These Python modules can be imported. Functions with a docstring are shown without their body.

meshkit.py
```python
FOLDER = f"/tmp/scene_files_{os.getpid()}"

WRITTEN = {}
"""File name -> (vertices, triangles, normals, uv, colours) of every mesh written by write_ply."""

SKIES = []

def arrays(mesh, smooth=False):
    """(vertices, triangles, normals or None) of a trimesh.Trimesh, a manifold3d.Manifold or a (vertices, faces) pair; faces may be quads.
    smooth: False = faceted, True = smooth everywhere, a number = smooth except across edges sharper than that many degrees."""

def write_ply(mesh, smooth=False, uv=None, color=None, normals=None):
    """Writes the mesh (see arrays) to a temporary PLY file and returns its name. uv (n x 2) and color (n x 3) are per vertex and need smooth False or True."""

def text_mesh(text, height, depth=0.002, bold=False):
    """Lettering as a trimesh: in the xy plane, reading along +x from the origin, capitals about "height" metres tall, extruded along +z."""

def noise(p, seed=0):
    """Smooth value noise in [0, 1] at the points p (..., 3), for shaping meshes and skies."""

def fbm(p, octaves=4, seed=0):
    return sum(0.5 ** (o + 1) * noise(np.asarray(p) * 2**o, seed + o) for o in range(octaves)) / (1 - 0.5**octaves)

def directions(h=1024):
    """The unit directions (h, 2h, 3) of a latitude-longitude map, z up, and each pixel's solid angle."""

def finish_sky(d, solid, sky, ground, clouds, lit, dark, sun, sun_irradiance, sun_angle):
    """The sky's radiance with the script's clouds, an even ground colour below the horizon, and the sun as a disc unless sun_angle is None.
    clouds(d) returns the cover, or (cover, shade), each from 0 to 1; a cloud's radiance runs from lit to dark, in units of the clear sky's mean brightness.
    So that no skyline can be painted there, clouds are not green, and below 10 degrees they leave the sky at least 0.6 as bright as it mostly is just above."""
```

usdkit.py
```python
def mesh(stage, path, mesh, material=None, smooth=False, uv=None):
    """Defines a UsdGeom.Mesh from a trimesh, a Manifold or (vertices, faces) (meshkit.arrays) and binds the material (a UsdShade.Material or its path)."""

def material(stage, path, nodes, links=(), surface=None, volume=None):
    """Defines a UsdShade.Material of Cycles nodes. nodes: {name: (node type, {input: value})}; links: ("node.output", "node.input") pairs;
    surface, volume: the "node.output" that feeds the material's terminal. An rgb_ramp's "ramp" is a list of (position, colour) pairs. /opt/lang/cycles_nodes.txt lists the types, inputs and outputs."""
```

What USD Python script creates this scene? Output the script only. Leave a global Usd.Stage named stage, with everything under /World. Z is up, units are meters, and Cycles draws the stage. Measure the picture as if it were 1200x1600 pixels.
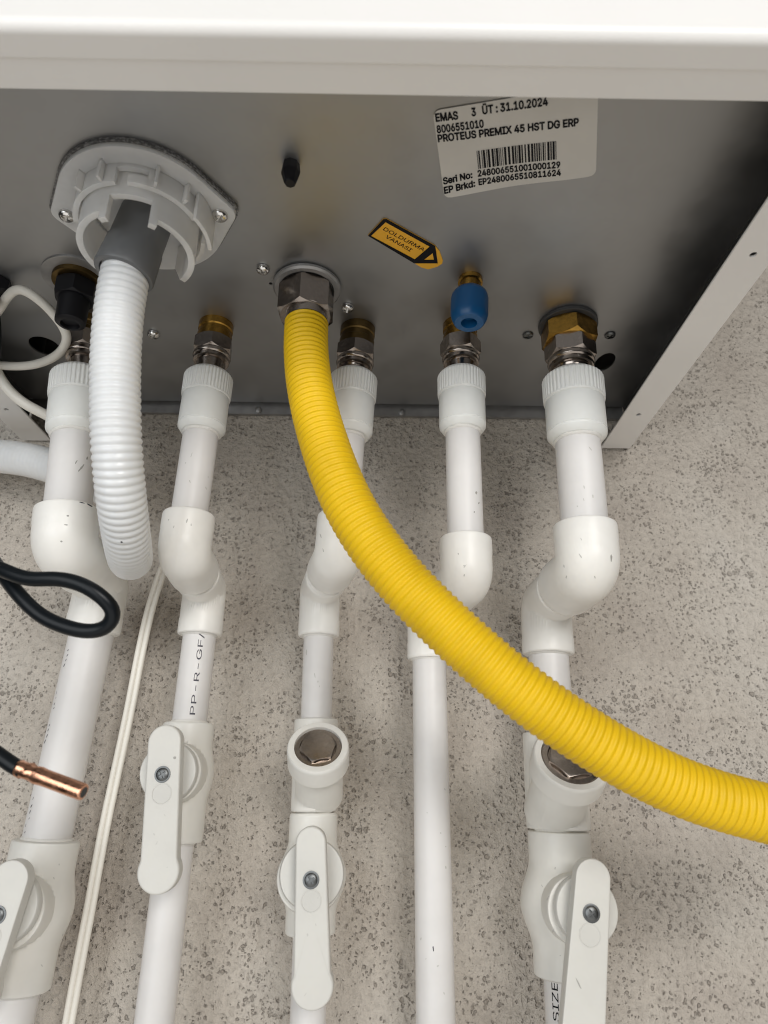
import math, random, sys
import numpy as np, trimesh, shapely
import shapely.geometry as sg
from shapely.ops import unary_union
from scipy.interpolate import CubicSpline
import manifold3d as m3
import usdkit, meshkit
from pxr import Usd, UsdGeom, UsdLux, Gf, Sdf, UsdShade

random.seed(7); np.random.seed(7)
stage = Usd.Stage.CreateInMemory()
UsdGeom.SetStageUpAxis(stage, UsdGeom.Tokens.z); UsdGeom.SetStageMetersPerUnit(stage, 1.0)
UsdGeom.Xform.Define(stage, '/World')

# ------------------------------------------------------------------ camera
# x to the right, y into the wall (wall face at y = 0), z up (boiler underside at z = 0)
F = 1075.0                                         # focal length in pixels of a 1200 x 1600 frame
fwd = np.array([587.0 - 600, 1225.0 - 800, F]); fwd /= np.linalg.norm(fwd)     # wall normal in camera axes
rt = np.array([1, .0125, -(fwd[0] + .0125 * fwd[1]) / fwd[2]]); rt /= np.linalg.norm(rt)
upv = np.cross(fwd, rt)
if upv[1] > 0: upv = -upv
R = np.stack([rt, fwd, upv])
C = np.array([0, -.54, -.31314])
cam = UsdGeom.Camera.Define(stage, '/World/camera')
cam.CreateHorizontalApertureAttr(36.0); cam.CreateVerticalApertureAttr(48.0); cam.CreateFocalLengthAttr(36.0 * F / 1200)
cam.CreateClippingRangeAttr(Gf.Vec2f(.01, 100)); cam.CreateExposureAttr(0.0)
cam.CreateFStopAttr(11.5); cam.CreateFocusDistanceAttr(.46)
cr, cd, cf = R[:, 0], R[:, 1], R[:, 2]
M = np.eye(4); M[0, :3] = cr; M[1, :3] = -cd; M[2, :3] = -cf; M[3, :3] = C
cam.AddTransformOp().Set(Gf.Matrix4d(*M.ravel().tolist()))

def at(px, py, y=None, z=None):
    """the point of the plane y = const or z = const that is seen at a photograph pixel"""
    v = R @ np.array([px - 600, py - 800, F])
    k = (y - C[1]) / v[1] if y is not None else (z - C[2]) / v[2]
    return C + k * v
def depth(p): return float((R.T @ (np.asarray(p) - C))[2])
def mm(w, p): return w * depth(p) / F              # real length of w pixels at p

# ------------------------------------------------------------------ light
def rect(name, pos, target, w, h, inten, col=(1, 1, 1)):
    L = UsdLux.RectLight.Define(stage, '/World/' + name)
    L.CreateWidthAttr(w); L.CreateHeightAttr(h); L.CreateIntensityAttr(inten); L.CreateColorAttr(Gf.Vec3f(*col))
    p, t = np.array(pos, float), np.array(target, float)
    zz = p - t; zz /= np.linalg.norm(zz)
    xx = np.cross([0, 0, 1], zz) if abs(zz[2]) < .99 else np.array([1., 0, 0]); xx /= np.linalg.norm(xx)
    yy = np.cross(zz, xx)
    m = np.eye(4); m[0, :3] = xx; m[1, :3] = yy; m[2, :3] = zz; m[3, :3] = p
    L.AddTransformOp().Set(Gf.Matrix4d(*m.ravel().tolist()))
rect('room_lamp', (.48, -1.75, .16), (0, 0, -.3), .62, .52, 17.0, (1, .98, .955))
rect('window_light', (-.9, -1.9, -.25), (0, 0, -.25), 1.4, 1.5, 3.35, (.95, .98, 1))
rect('floor_bounce', (.1, -1.0, -1.5), (0, -.2, -.1), 2.4, 1.6, .98, (1, .965, .92))

# ------------------------------------------------------------------ materials
LK = '/World/Looks/'
UsdGeom.Scope.Define(stage, '/World/Looks')
def plain(name, col, rough=.4, metal=0.0, bump=0.0, bscale=600, var=0.0, vscale=60, sss=0.0, spec=.5, rvar=0.0, dirt=None):
    n = {'p': ('principled_bsdf', {'base_color': col, 'roughness': rough, 'metallic': metal, 'specular_ior_level': spec})}
    l = []
    n['g'] = ('geometry', {})
    if sss:
        n['p'][1].update({'subsurface_weight': sss, 'subsurface_scale': .004, 'subsurface_radius': (1, .9, .75)})
    if var or rvar:
        n['nv'] = ('noise_texture', {'scale': vscale, 'detail': 5, 'roughness': .6}); l.append(('g.position', 'nv.vector'))
    if var:
        d = tuple(c * (1 - var) for c in col) if dirt is None else dirt
        n['rv'] = ('rgb_ramp', {'ramp': [(.3, d), (.55, col), (.8, tuple(min(1, c * (1 + var * .4)) for c in col))]})
        l += [('nv.fac', 'rv.fac'), ('rv.color', 'p.base_color')]
    if rvar:
        n['mr'] = ('map_range', {'from_min': .3, 'from_max': .7, 'to_min': rough - rvar, 'to_max': rough + rvar}); l += [('nv.fac', 'mr.value'), ('mr.result', 'p.roughness')]
    if bump:
        n['nb'] = ('noise_texture', {'scale': bscale, 'detail': 4}); n['b'] = ('bump', {'strength': bump, 'distance': .001})
        l += [('g.position', 'nb.vector'), ('nb.fac', 'b.height'), ('b.normal', 'p.normal')]
    return usdkit.material(stage, LK + name, n, l, surface='p.BSDF')
MT = {}
MT['pipe'] = plain('white_pipe', (.72, .70, .68), .44, sss=.15, var=.07, vscale=25, bump=.04, bscale=400)
MT['fitting'] = plain('white_fitting', (.86, .84, .79), .40, sss=.15, var=.07, vscale=30, bump=.06, bscale=500)
MT['adapter'] = plain('adapter_plastic', (.82, .825, .79), .38, sss=.2, var=.06, vscale=40, bump=.05)
MT['valve'] = plain('valve_plastic', (.75, .73, .675), .42, sss=.15, var=.07, vscale=30, bump=.06, bscale=500)
MT['handle'] = plain('handle_plastic', (.645, .632, .585), .45, sss=.1, var=.05, vscale=40, bump=.07, bscale=800)
MT['hosewhite'] = plain('white_hose_plastic', (.73, .74, .74), .30, sss=.25, var=.04, vscale=20)
MT['yellow'] = plain('yellow_plastic', (.78, .495, .008), .48, spec=.3, var=.12, vscale=30, bump=.05, bscale=700, sss=.05)
MT['paint'] = plain('white_paint', (.80, .785, .76), .4, bump=.03, bscale=900, var=.03, vscale=8)
MT['under'] = plain('sheet_steel', (.385, .39, .395), .47, metal=1.0, bump=.03, bscale=300, rvar=.08, vscale=22, var=.12)
MT['dark'] = plain('dark_steel', (.05, .05, .05), .5, metal=.3)
MT['back'] = plain('zinc_sheet', (.35, .345, .34), .45, metal=.7, var=.2, vscale=80, bump=.1)
MT['nickel'] = plain('nickel', (.34, .30, .27), .22, metal=1.0, rvar=.06, vscale=90, bump=.03, bscale=300)
MT['plug'] = plain('nickel_dull', (.42, .37, .33), .3, metal=1.0, rvar=.08, vscale=90, bump=.06, bscale=400)
MT['zinc'] = plain('zinc_bright', (.75, .74, .72), .22, metal=1.0)
MT['brass'] = plain('brass', (.35, .20, .042), .26, metal=1.0, var=.45, vscale=80, rvar=.08)
MT['brassold'] = plain('brass_tarnished', (.15, .10, .038), .42, metal=1.0, var=.4, vscale=60)
MT['blue'] = plain('blue_plastic', (.001, .070, .20), .42)
MT['black'] = plain('black_plastic', (.006, .006, .008), .5, spec=.3)
MT['cable'] = plain('black_cable', (.006, .008, .010), 0.36, spec=.22)
MT['cord'] = plain('white_cord', (.78, .75, .68), .45)
MT['copper'] = plain('copper', (.80, .42, .27), .28, metal=1.0, rvar=.08, vscale=200, bump=.1, bscale=500)
MT['grey'] = plain('grey_plastic', (.145, .15, .155), .42, var=.12, vscale=50, bump=.04)
MT['cup'] = plain('milky_plastic', (.80, .79, .755), .4, sss=.5, var=.08, vscale=60, bump=.04)
MT['gasket'] = plain('gasket_rubber', (.05, .05, .05), .3, var=.5, vscale=700, dirt=(.30, .30, .30))
MT['label'] = plain('label_paper', (.60, .585, .55), .5, var=.05, vscale=30)
MT['ink'] = plain('black_ink', (.008, .008, .010), .6, spec=.15)
MT['pinkink'] = plain('grey_ink', (.07, .065, .08), .6)
MT['orange'] = plain('orange_film', (.78, .40, .02), .35)
MT['smear'] = plain('smear', (.56, .545, .51), .6)
MT['scuff'] = plain('scuff', (.36, .35, .32), .6)
MT['screw'] = plain('dark_screw', (.15, .155, .155), .42, metal=1.0)

def wall_material():
    n = {'g': ('geometry', {}),
         'big': ('noise_texture', {'scale': 12, 'detail': 3}),
         'dens': ('noise_texture', {'scale': 30, 'detail': 3}),
         'wob': ('noise_texture', {'scale': 330, 'detail': 2}),
         'wsc': ('mix_vector', {'fac': .004}),
         'n3': ('noise_texture', {'scale': 190, 'detail': 4, 'roughness': .6}),
         'base': ('rgb_ramp', {'ramp': [(.3, (.49, .438, .382)), (.5, (.55, .50, .437)), (.7, (.58, .535, .475))]}),
         'mot': ('rgb_ramp', {'ramp': [(.28, (.82, .815, .81)), (.55, (1, 1, 1))]}),
         'mul': ('mix', {'mix_type': 'multiply', 'fac': 1.0}),
         'mx': ('mix', {'mix_type': 'mix', 'color2': (.17, .138, .110)}),
         'k': ('math', {'math_type': 'maximum'}),
         'h1': ('math', {'math_type': 'multiply_add', 'value2': -.8}),
         'b': ('bump', {'strength': 1.0, 'distance': .0048}),
         'p': ('principled_bsdf', {'roughness': .8, 'specular_ior_level': .25})}
    l = [('g.position', f'{k}.vector') for k in ('big', 'dens', 'wob', 'n3')]
    l += [('g.position', 'wsc.a'), ('wob.color', 'wsc.b')]
    for q, (sc, off, mul, mxk) in enumerate(((235, -.475, .62, .42), (420, -.465, .62, .36))):
        n |= {f'v{q}': ('voronoi_texture', {'scale': sc, 'feature': 'f1'}), f'sc{q}': ('separate_color', {}),
              f'r{q}': ('math', {'math_type': 'multiply_add', 'value2': .42, 'value3': off}),
              f'd{q}': ('math', {'math_type': 'multiply_add', 'value2': .70}),
              f'e{q}': ('math', {'math_type': 'multiply_add', 'value2': -.9}),
              f'k{q}': ('map_range', {'range_type': 'smoothstep', 'from_min': -.10, 'from_max': .17, 'to_min': 0, 'to_max': mxk, 'clamp': True})}
        l += [('wsc.result', f'v{q}.vector'), (f'v{q}.color', f'sc{q}.color'), (f'sc{q}.r', f'r{q}.value1'), ('dens.fac', f'd{q}.value1'), (f'r{q}.value', f'd{q}.value3'),
              (f'v{q}.distance', f'e{q}.value1'), (f'd{q}.value', f'e{q}.value3'), (f'e{q}.value', f'k{q}.value'), (f'k{q}.result', f'k.value{q + 1}')]
    l += [('big.fac', 'base.fac'), ('n3.fac', 'mot.fac'), ('base.color', 'mul.color1'), ('mot.color', 'mul.color2'),
          ('mul.color', 'mx.color1'), ('k.value', 'mx.fac'), ('mx.color', 'p.base_color'),
          ('k.value', 'h1.value1'), ('n3.fac', 'h1.value3'), ('h1.value', 'b.height'), ('b.normal', 'p.normal')]
    return usdkit.material(stage, LK + 'wall_plaster', n, l, surface='p.BSDF')
MT['wall'] = wall_material()

# ------------------------------------------------------------------ prim helpers
used = {}
def numbered(parent, name):
    k = parent + '/' + name; n = used.get(k, 0); used[k] = n + 1
    return k if n == 0 else f'{k}_{n:03d}'
ORG = {}
def key(prim, label=None, cat=None, group=None, kind=None):
    for k, v in (('label', label), ('category', cat), ('group', group), ('kind', kind)):
        if v: prim.SetCustomDataByKey(k, v)
def thing(name, label, cat, loc, group=None):
    path = numbered('/World', name); x = UsdGeom.Xform.Define(stage, path)
    x.AddTranslateOp().Set(Gf.Vec3d(*map(float, loc))); ORG[path] = np.array(loc, float)
    key(x.GetPrim(), label, cat, group); return path
def part(parent, name, mesh, mat, smooth=35, label=None, kind=None):
    path = numbered(parent, name)
    root = '/' + '/'.join(path.strip('/').split('/')[:2]); off = ORG.get(root, np.zeros(3))
    if hasattr(mesh, 'to_mesh'):
        q = mesh.to_mesh(); mesh = trimesh.Trimesh(q.vert_properties[:, :3], q.tri_verts, process=False)
    mesh = mesh.copy(); mesh.vertices = np.asarray(mesh.vertices) - off
    pr = usdkit.mesh(stage, path, mesh, MT[mat], smooth=smooth)
    key(pr.GetPrim(), label=label, kind=kind); return path
def single(name, mesh, mat, label=None, cat=None, group=None, kind=None, smooth=35):
    p = part('/World', name, mesh, mat, smooth); key(stage.GetPrimAtPath(p), label, cat, group, kind); return p

# ------------------------------------------------------------------ mesh helpers
def nrm(v): v = np.asarray(v, float); return v / np.linalg.norm(v)
def box(x0, x1, y0, y1, z0, z1):
    b = trimesh.creation.box((x1 - x0, y1 - y0, z1 - z0)); b.apply_translation(((x0 + x1) / 2, (y0 + y1) / 2, (z0 + z1) / 2)); return b
def cat(*ms): return trimesh.util.concatenate(list(ms))
def frame(axis, ref=(0, -1, 0)):
    a = nrm(axis); r = np.asarray(ref, float)
    if abs(a @ r) > .97: r = np.array([1., 0, 0])
    b = nrm(r - a * (a @ r)); return np.cross(b, a), b, a         # side, front, axis
def ring_mesh(rings, cap=True):
    rings = np.asarray(rings); m, n = rings.shape[:2]; v = rings.reshape(-1, 3); f = []
    i = np.arange(m - 1)[:, None] * n; j = np.arange(n)[None]; k = (j + 1) % n
    a, b, c, d = i + j, i + k, i + n + k, i + n + j
    f = np.concatenate([np.stack([a, b, c], -1).reshape(-1, 3), np.stack([a, c, d], -1).reshape(-1, 3)])
    if cap:
        v = np.vstack([v, rings[0].mean(0), rings[-1].mean(0)]); e = m * n; jj = np.arange(n); kk = (jj + 1) % n
        f = np.vstack([f, np.stack([kk, jj, np.full(n, e)], -1), np.stack([(m - 1) * n + jj, (m - 1) * n + kk, np.full(n, e + 1)], -1)])
    t = trimesh.Trimesh(v, f, process=False)
    if t.volume < 0: t.invert()
    return t
def lathe(o, axis, prof, n=48, rmod=None, ref=(0, -1, 0)):
    """prof: (distance along axis, radius); rmod(angle, row) scales the radius"""
    s, b, a = frame(axis, ref); th = np.linspace(0, 2 * np.pi, n, endpoint=False); o = np.asarray(o, float)
    rings = []
    for i, (h, r) in enumerate(prof):
        rr = r * (rmod(th, i) if rmod else np.ones(n))
        rings.append(o + a * h + (np.cos(th) * rr)[:, None] * s + (np.sin(th) * rr)[:, None] * b)
    return ring_mesh(rings)
def sweep(path, rad, n=32, cap=True):
    path = np.asarray(path, float); m = len(path); rad = np.broadcast_to(rad, (m,))
    tan = np.gradient(path, axis=0); tan /= np.linalg.norm(tan, axis=1, keepdims=True)
    s, b, a = frame(tan[0]); th = np.linspace(0, 2 * np.pi, n, endpoint=False); rings = []
    for i in range(m):
        if i:
            b = b - tan[i] * (b @ tan[i]); b /= np.linalg.norm(b); s = np.cross(b, tan[i])
        rings.append(path[i] + rad[i] * (np.cos(th)[:, None] * s + np.sin(th)[:, None] * b))
    return ring_mesh(rings, cap)
def spline(pts, step):
    pts = np.asarray(pts, float); t = np.r_[0, np.cumsum(np.linalg.norm(np.diff(pts, axis=0), axis=1))]
    cs = CubicSpline(t, pts); u = np.linspace(0, t[-1], 2000); q = cs(u)
    L = np.r_[0, np.cumsum(np.linalg.norm(np.diff(q, axis=0), axis=1))]
    k = max(2, int(L[-1] / step)); w = np.linspace(0, L[-1], k)
    return np.stack([np.interp(w, L, q[:, j]) for j in range(3)], 1), w
def hexprism(o, axis, h0, h1, af, rot=0.0, ch=.12, n=6, bore=None):
    """a hexagon nut with chamfered corners: a hexagon cut by a turned, chamfered cylinder"""
    s, b, a = frame(axis); r = af / math.sqrt(3); H = h1 - h0
    th = np.arange(n) * 2 * np.pi / n + rot
    cs = m3.CrossSection([np.stack([np.cos(th) * r, np.sin(th) * r], 1)])
    hx = m3.Manifold.extrude(cs, H)
    c = ch * af
    cy = m3.Manifold.revolve(m3.CrossSection([[(0, 0), (af / 2 * .98, 0), (r * 1.0, c * .55), (r * 1.0, H - c * .55), (af / 2 * .98, H), (0, H)]]), 64)
    mm_ = hx ^ cy
    q = mm_.to_mesh(); v = np.array(q.vert_properties[:, :3])
    v = np.asarray(o) + v[:, :1] * s + v[:, 1:2] * b + (v[:, 2:3] + h0) * a
    t = trimesh.Trimesh(v, np.array(q.tri_verts), process=False)
    if t.volume < 0: t.invert()
    return t
def man(t):
    t = t.copy(); t.merge_vertices(); return m3.Manifold(m3.Mesh(np.asarray(t.vertices, np.float32), np.asarray(t.faces, np.uint32)))
def extr(poly, o, ex, ey, h0, h1, bev=0.0):
    """shapely polygon raised along ex x ey, with an optional bevel on the far face"""
    ez = np.cross(ex, ey); o = np.asarray(o, float); ms = []
    def lay(pg, a, b):
        t = trimesh.creation.extrude_polygon(pg, b - a, engine='earcut'); v = np.asarray(t.vertices)
        t.vertices = o + v[:, :1] * ex + v[:, 1:2] * ey + (v[:, 2:3] + a) * ez; return t
    if not bev:
        t = lay(poly, h0, h1)
    else:
        base = poly.exterior; N = 160
        rings = []
        for inset, h in ((0, h0), (0, h1 - bev), (bev * .3, h1 - bev * .3), (bev, h1)):
            ring = poly.buffer(-inset).exterior if inset else base
            pts = np.array([ring.interpolate(i / N, True).coords[0] for i in range(N)])
            if rings:                                     # start rings at matching places
                k = np.argmin(np.linalg.norm(pts - rings[0][0][0], axis=1)); pts = np.roll(pts, -k, 0)
            rings.append((pts, h))
        t = ring_mesh([o + p[:, :1] * ex + p[:, 1:2] * ey + h * ez for p, h in rings])
    if t.volume < 0: t.invert()
    return t
def cross_screw(o, axis, r, h=None, rot=.5):
    """a domed cross-head screw, its slot cut in"""
    h = h or r * .55; s, b, a = frame(axis)
    prof = [(0, r * 1.0), (h * .35, r), (h * .7, r * .85), (h * .92, r * .55), (h, r * .15)]
    body = man(lathe((0, 0, 0), (0, 0, 1), prof, 28, ref=(0, 1, 0)))
    for k in (0, 1):
        c = m3.Manifold.cube([r * 1.3, r * .30, h], True).rotate([0, 0, math.degrees(rot) + 90 * k]).translate([0, 0, h * .74]); body = body - c
    q = body.to_mesh(); v = np.array(q.vert_properties[:, :3])
    t = trimesh.Trimesh(np.asarray(o) + v[:, :1] * s + v[:, 1:2] * b + v[:, 2:3] * a, np.array(q.tri_verts), process=False)
    if t.volume < 0: t.invert()
    return t

# ------------------------------------------------------------------ wall
wall = trimesh.creation.box((3.2, .05, 3.2)); wall.apply_translation((0, .025, 0))
single('wall', wall, 'wall', kind='structure', smooth=False)

# ------------------------------------------------------------------ boiler
X0, X1, ZF = -.311, .2185, -.038                    # outer sides, height of the side returns
XI0, XI1 = -.2862, .1935                            # inner edges of the returns
YF, YL = -.3615, -.3340                             # front face, rear edge of the lip
B = thing('wall_boiler', 'white wall boiler seen from below, its grey steel underside full of pipe fittings', 'boiler', (-.046, -.18, 0))
def hole_disc(px, py, rx, ry, z=0.0):
    c = at(px, py, z=z); return sg.Point(c[0], c[1]).buffer(1, 24), c, rx, ry
plate = sg.box(X0 + .001, YL - .01, X1 - .001, -.0085)
from shapely import affinity
for px, py, rx, ry in ((70, 541, .0112, .0125), (945, 566, .0075, .0125), (423, 443, .0012, .0012)):
    c = at(px, py, z=0.0); plate = plate.difference(affinity.scale(sg.Point(c[0], c[1]).buffer(1, 24), rx, ry))
pm = trimesh.creation.extrude_polygon(plate, .0012, engine='earcut')
part(B, 'underside_plate', pm, 'under', smooth=False)
# front panel: face, rounded lower edge and the lip folded back
prof = [(YF, .62)] + [(YF + .005 - .005 * math.cos(t), -.0370 - .005 * math.sin(t)) for t in np.linspace(0, math.pi / 2, 8)] + [(-.3480, -.0422), (-.3480, -.0410), (YF + .006, -.0408), (YF + .0015, -.0365), (YF + .0015, .62)]
fp = trimesh.creation.extrude_polygon(sg.Polygon(prof), X1 - X0 + .004, engine='earcut')
v = np.array(fp.vertices); fp.vertices = np.stack([v[:, 2] + X0 - .002, v[:, 0], v[:, 1]], 1)
if fp.volume < 0: fp.invert()
part(B, 'front_panel', fp, 'paint', smooth=50)
part(B, 'panel_lip', box(X0, X1, -.3478, YL, -.0416, -.0404), 'paint', smooth=False)
for sx, xi, xo in ((1, XI1, X1), (-1, XI0, X0)):
    a, b = min(xi, xo), max(xi, xo)
    fl = man(box(a, b, YL + .0005, -.003, ZF, ZF + .0012))
    for px, py in (((1177, 398), (998, 648)) if sx > 0 else ((10, 640),)):
        c = at(px, py, z=ZF); fl = fl - m3.Manifold.cylinder(.02, .0020, .0020, 20, True).translate([c[0], c[1], ZF])
    part(B, 'side_return', fl, 'paint', smooth=False)
    part(B, 'side_panel', box(xo - .0012, xo, YL, -.003, ZF + .0014, .62) if sx > 0 else box(xo, xo + .0012, YL, -.003, ZF + .0014, .62), 'dark', smooth=False)
part(B, 'top_panel', box(X0, X1, YF, -.003, .6202, .622), 'paint', smooth=False)
part(B, 'back_plate', box(X0 + .002, X1 - .002, -.0045, -.0015, -.0095, .61), 'back', smooth=False)
for px, py in ((404, 641), (628, 645)):
    part(B, 'rivet', lathe(at(px, py, y=-.0045), (0, -1, 0), [(0, .0030), (.0012, .0030), (.002, .0018)], 20), 'back')
for i, (px, py, r) in enumerate(((411, 419, .0044), (543, 479, .0044), (240, 521, .0046), (825, 523, .0040), (953, 523, .0040))):
    part(B, 'screw', cross_screw(at(px, py, z=0) + np.array([0, 0, -.0003]), (0, 0, -1), r, .0035 if i < 3 else .002, .4 + i), 'zinc' if i < 3 else 'screw')
c = at(455, 257, z=0)
part(B, 'cone_stub', lathe(c, (.02, -.05, -1), [(0, .0046), (.006, .0052), (.0075, .0050), (.014, .0032), (.0148, .0026)], 8), 'black', smooth=20, label='small black tapered rubber stub poking out of the underside')

# data sticker
TL, BL, BR = at(676, 172, z=0), at(694, 305, z=0), at(931, 273, z=0)
U, V = BR - BL, BL - TL
def stick(u, v, lift=0.0):
    u, v = np.asarray(u, float), np.asarray(v, float)
    curl = .0022 * np.clip(1 - u * 2.2, 0, 1) ** 2 * np.clip((v - .55) / .45, 0, 1) ** 2 + .0004 * np.sin(u * 9) * v + .0005
    Vx = V + np.zeros_like(u)[..., None]
    return TL + u[..., None] * (U + (1 - v)[..., None] * np.array([-.004, 0, 0])) + v[..., None] * Vx + (curl + lift)[..., None] * np.array([0, 0, -1.0])
def stuv(p):                                         # plane point to sticker coordinates
    A = np.stack([U[:2], V[:2]], 1); return np.linalg.solve(A, (np.asarray(p) - TL)[:2])
nu, nv_ = 40, 26
gu, gv = np.meshgrid(np.linspace(0, 1, nu), np.linspace(0, 1, nv_))
def rounded(u, v, r=.05):
    W, Hh = np.linalg.norm(U), np.linalg.norm(V); x, y = u * W, v * Hh; q = .004
    cx, cy = np.clip(x, q, W - q), np.clip(y, q, Hh - q); dx, dy = x - cx, y - cy; L = np.hypot(dx, dy)
    k = np.where(np.maximum(abs(dx), abs(dy)) > 0, np.maximum(abs(dx), abs(dy)) / np.maximum(L, 1e-9), 1)
    return (cx + dx * k) / W, (cy + dy * k) / Hh
ru, rv = rounded(gu, gv)
Sv = stick(ru, rv).reshape(-1, 3); idx = np.arange(nu * nv_).reshape(nv_, nu)
qf = np.stack([idx[:-1, :-1], idx[:-1, 1:], idx[1:, 1:], idx[1:, :-1]], -1).reshape(-1, 4)
tf = np.vstack([qf[:, :3], qf[:, [0, 2, 3]]])
sheet = trimesh.Trimesh(Sv, tf, process=False)
if sheet.face_normals.mean(0)[2] > 0: sheet.invert()
ST = part(B, 'data_sticker', sheet, 'label', smooth=True, label='white printed data sticker with a barcode and serial numbers')
def st_text(txt, pl, pr, hpx, bold=True, words=None):
    a, b = stuv(at(*pl, z=0)), stuv(at(*pr, z=0)); t = meshkit.text_mesh(txt, 1.0, .02, bold); c_ = []
    for q, (ox, oy) in enumerate(((0, 0), (.045, 0), (-.045, 0), (0, .03), (0, -.03))):
        e = t.copy(); e.apply_translation((ox, oy, q * .004)); c_.append(e)
    t = cat(*c_); v = np.array(t.vertices)
    w = v[:, 0].max() - v[:, 0].min(); s = (v[:, 0] - v[:, 0].min()) / w
    hv = hpx
    u = a[0] + (b[0] - a[0]) * s; vv = a[1] + (b[1] - a[1]) * s - v[:, 1] * hv
    t.vertices = stick(u, vv, .00012 + v[:, 2] * .003)
    return t
txts = [('EMAS', (681, 188.5), (718, 184.5), .080), ('3', (739.5, 180), (747, 179), .080), ('\u00dcT : 31.10.2024', (757, 177), (864, 163), .080),
        ('8006551010', (683, 206.5), (759, 197.0), .078), ('PROTEUS PREMIX 45 HST DG ERP', (684.5, 220.5), (911, 194.5), .078),
        ('Seri No:', (692.5, 285), (739, 275), .074), ('248006551001000129', (747, 273.5), (877, 260), .072),
        ('EP Brkd:', (694, 298), (743, 288), .074), ('EP2480065510811624', (748, 286.5), (877, 272), .072)]
for t in txts: part(ST, 'lettering', st_text(*t), 'ink', smooth=False)
a, b = stuv(at(748, 262, z=0)), stuv(at(876, 247, z=0)); top = stuv(at(747, 234, z=0)); hb = a[1] - top[1]
bars, s = [], 0.0; rb = random.Random(3)
while s < 1:
    w = rb.choice((.009, .009, .018, .027)); 
    if s + w > 1: break
    us = a[0] + (b[0] - a[0]) * np.array([s, s + w, s + w, s]); vs = a[1] + (b[1] - a[1]) * np.array([s, s + w, s + w, s]) - np.array([0, 0, hb, hb])
    q = stick(us, vs, .00015); tt = trimesh.Trimesh(q, [[0, 1, 2], [0, 2, 3]], process=False)
    if tt.face_normals[0][2] > 0: tt.invert()
    bars.append(tt); s += w + rb.choice((.009, .009, .014, .02))
part(ST, 'barcode', cat(*bars), 'ink', smooth=False)
# yellow arrow tag
def flat(pts, z0, z1):
    pg = sg.Polygon([tuple(at(*p, z=0)[:2]) for p in pts]); t = trimesh.creation.extrude_polygon(pg, z0 - z1, engine='earcut'); t.apply_translation((0, 0, z1)); return t
TG = part(B, 'arrow_sticker', flat([(575, 367), (599, 341), (604, 341), (680, 383), (687, 392), (692, 406), (691, 411), (683, 416), (669, 420), (658, 417), (647, 410)], -.0001, -.0005), 'orange', smooth=False, label='small orange arrow sticker with black border and lettering')
ring = sg.Polygon([tuple(at(*p, z=0)[:2]) for p in [(575, 367), (599, 341), (604, 341), (680, 383), (684, 410), (647, 410)]])
for hole in ([(579.5, 367.3), (602.5, 345.8), (671.5, 384), (648, 404)], [(676, 394), (662, 405), (678, 404.6)]):
    ring = ring.difference(sg.Polygon([tuple(at(*p, z=0)[:2]) for p in hole]))
bt = trimesh.creation.extrude_polygon(ring, .0002, engine='earcut'); bt.apply_translation((0, 0, -.0008)); part(TG, 'border', bt, 'ink', smooth=False)
def plane_text(txt, pl, pr, h, z, bold=False):
    p, q = at(*pl, z=0), at(*pr, z=0); e = nrm(q - p); f = np.cross(np.array([0, 0, -1.0]), e)
    t = meshkit.text_mesh(txt, 1.0, .02, bold); v = np.array(t.vertices); w = v[:, 0].max(); k = np.linalg.norm(q - p) / w
    t.vertices = p + v[:, :1] * k * e + v[:, 1:2] * h * f + np.array([0, 0, z]) + (v[:, 2:3] * .005) * np.array([0, 0, -1.0]); return t
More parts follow.
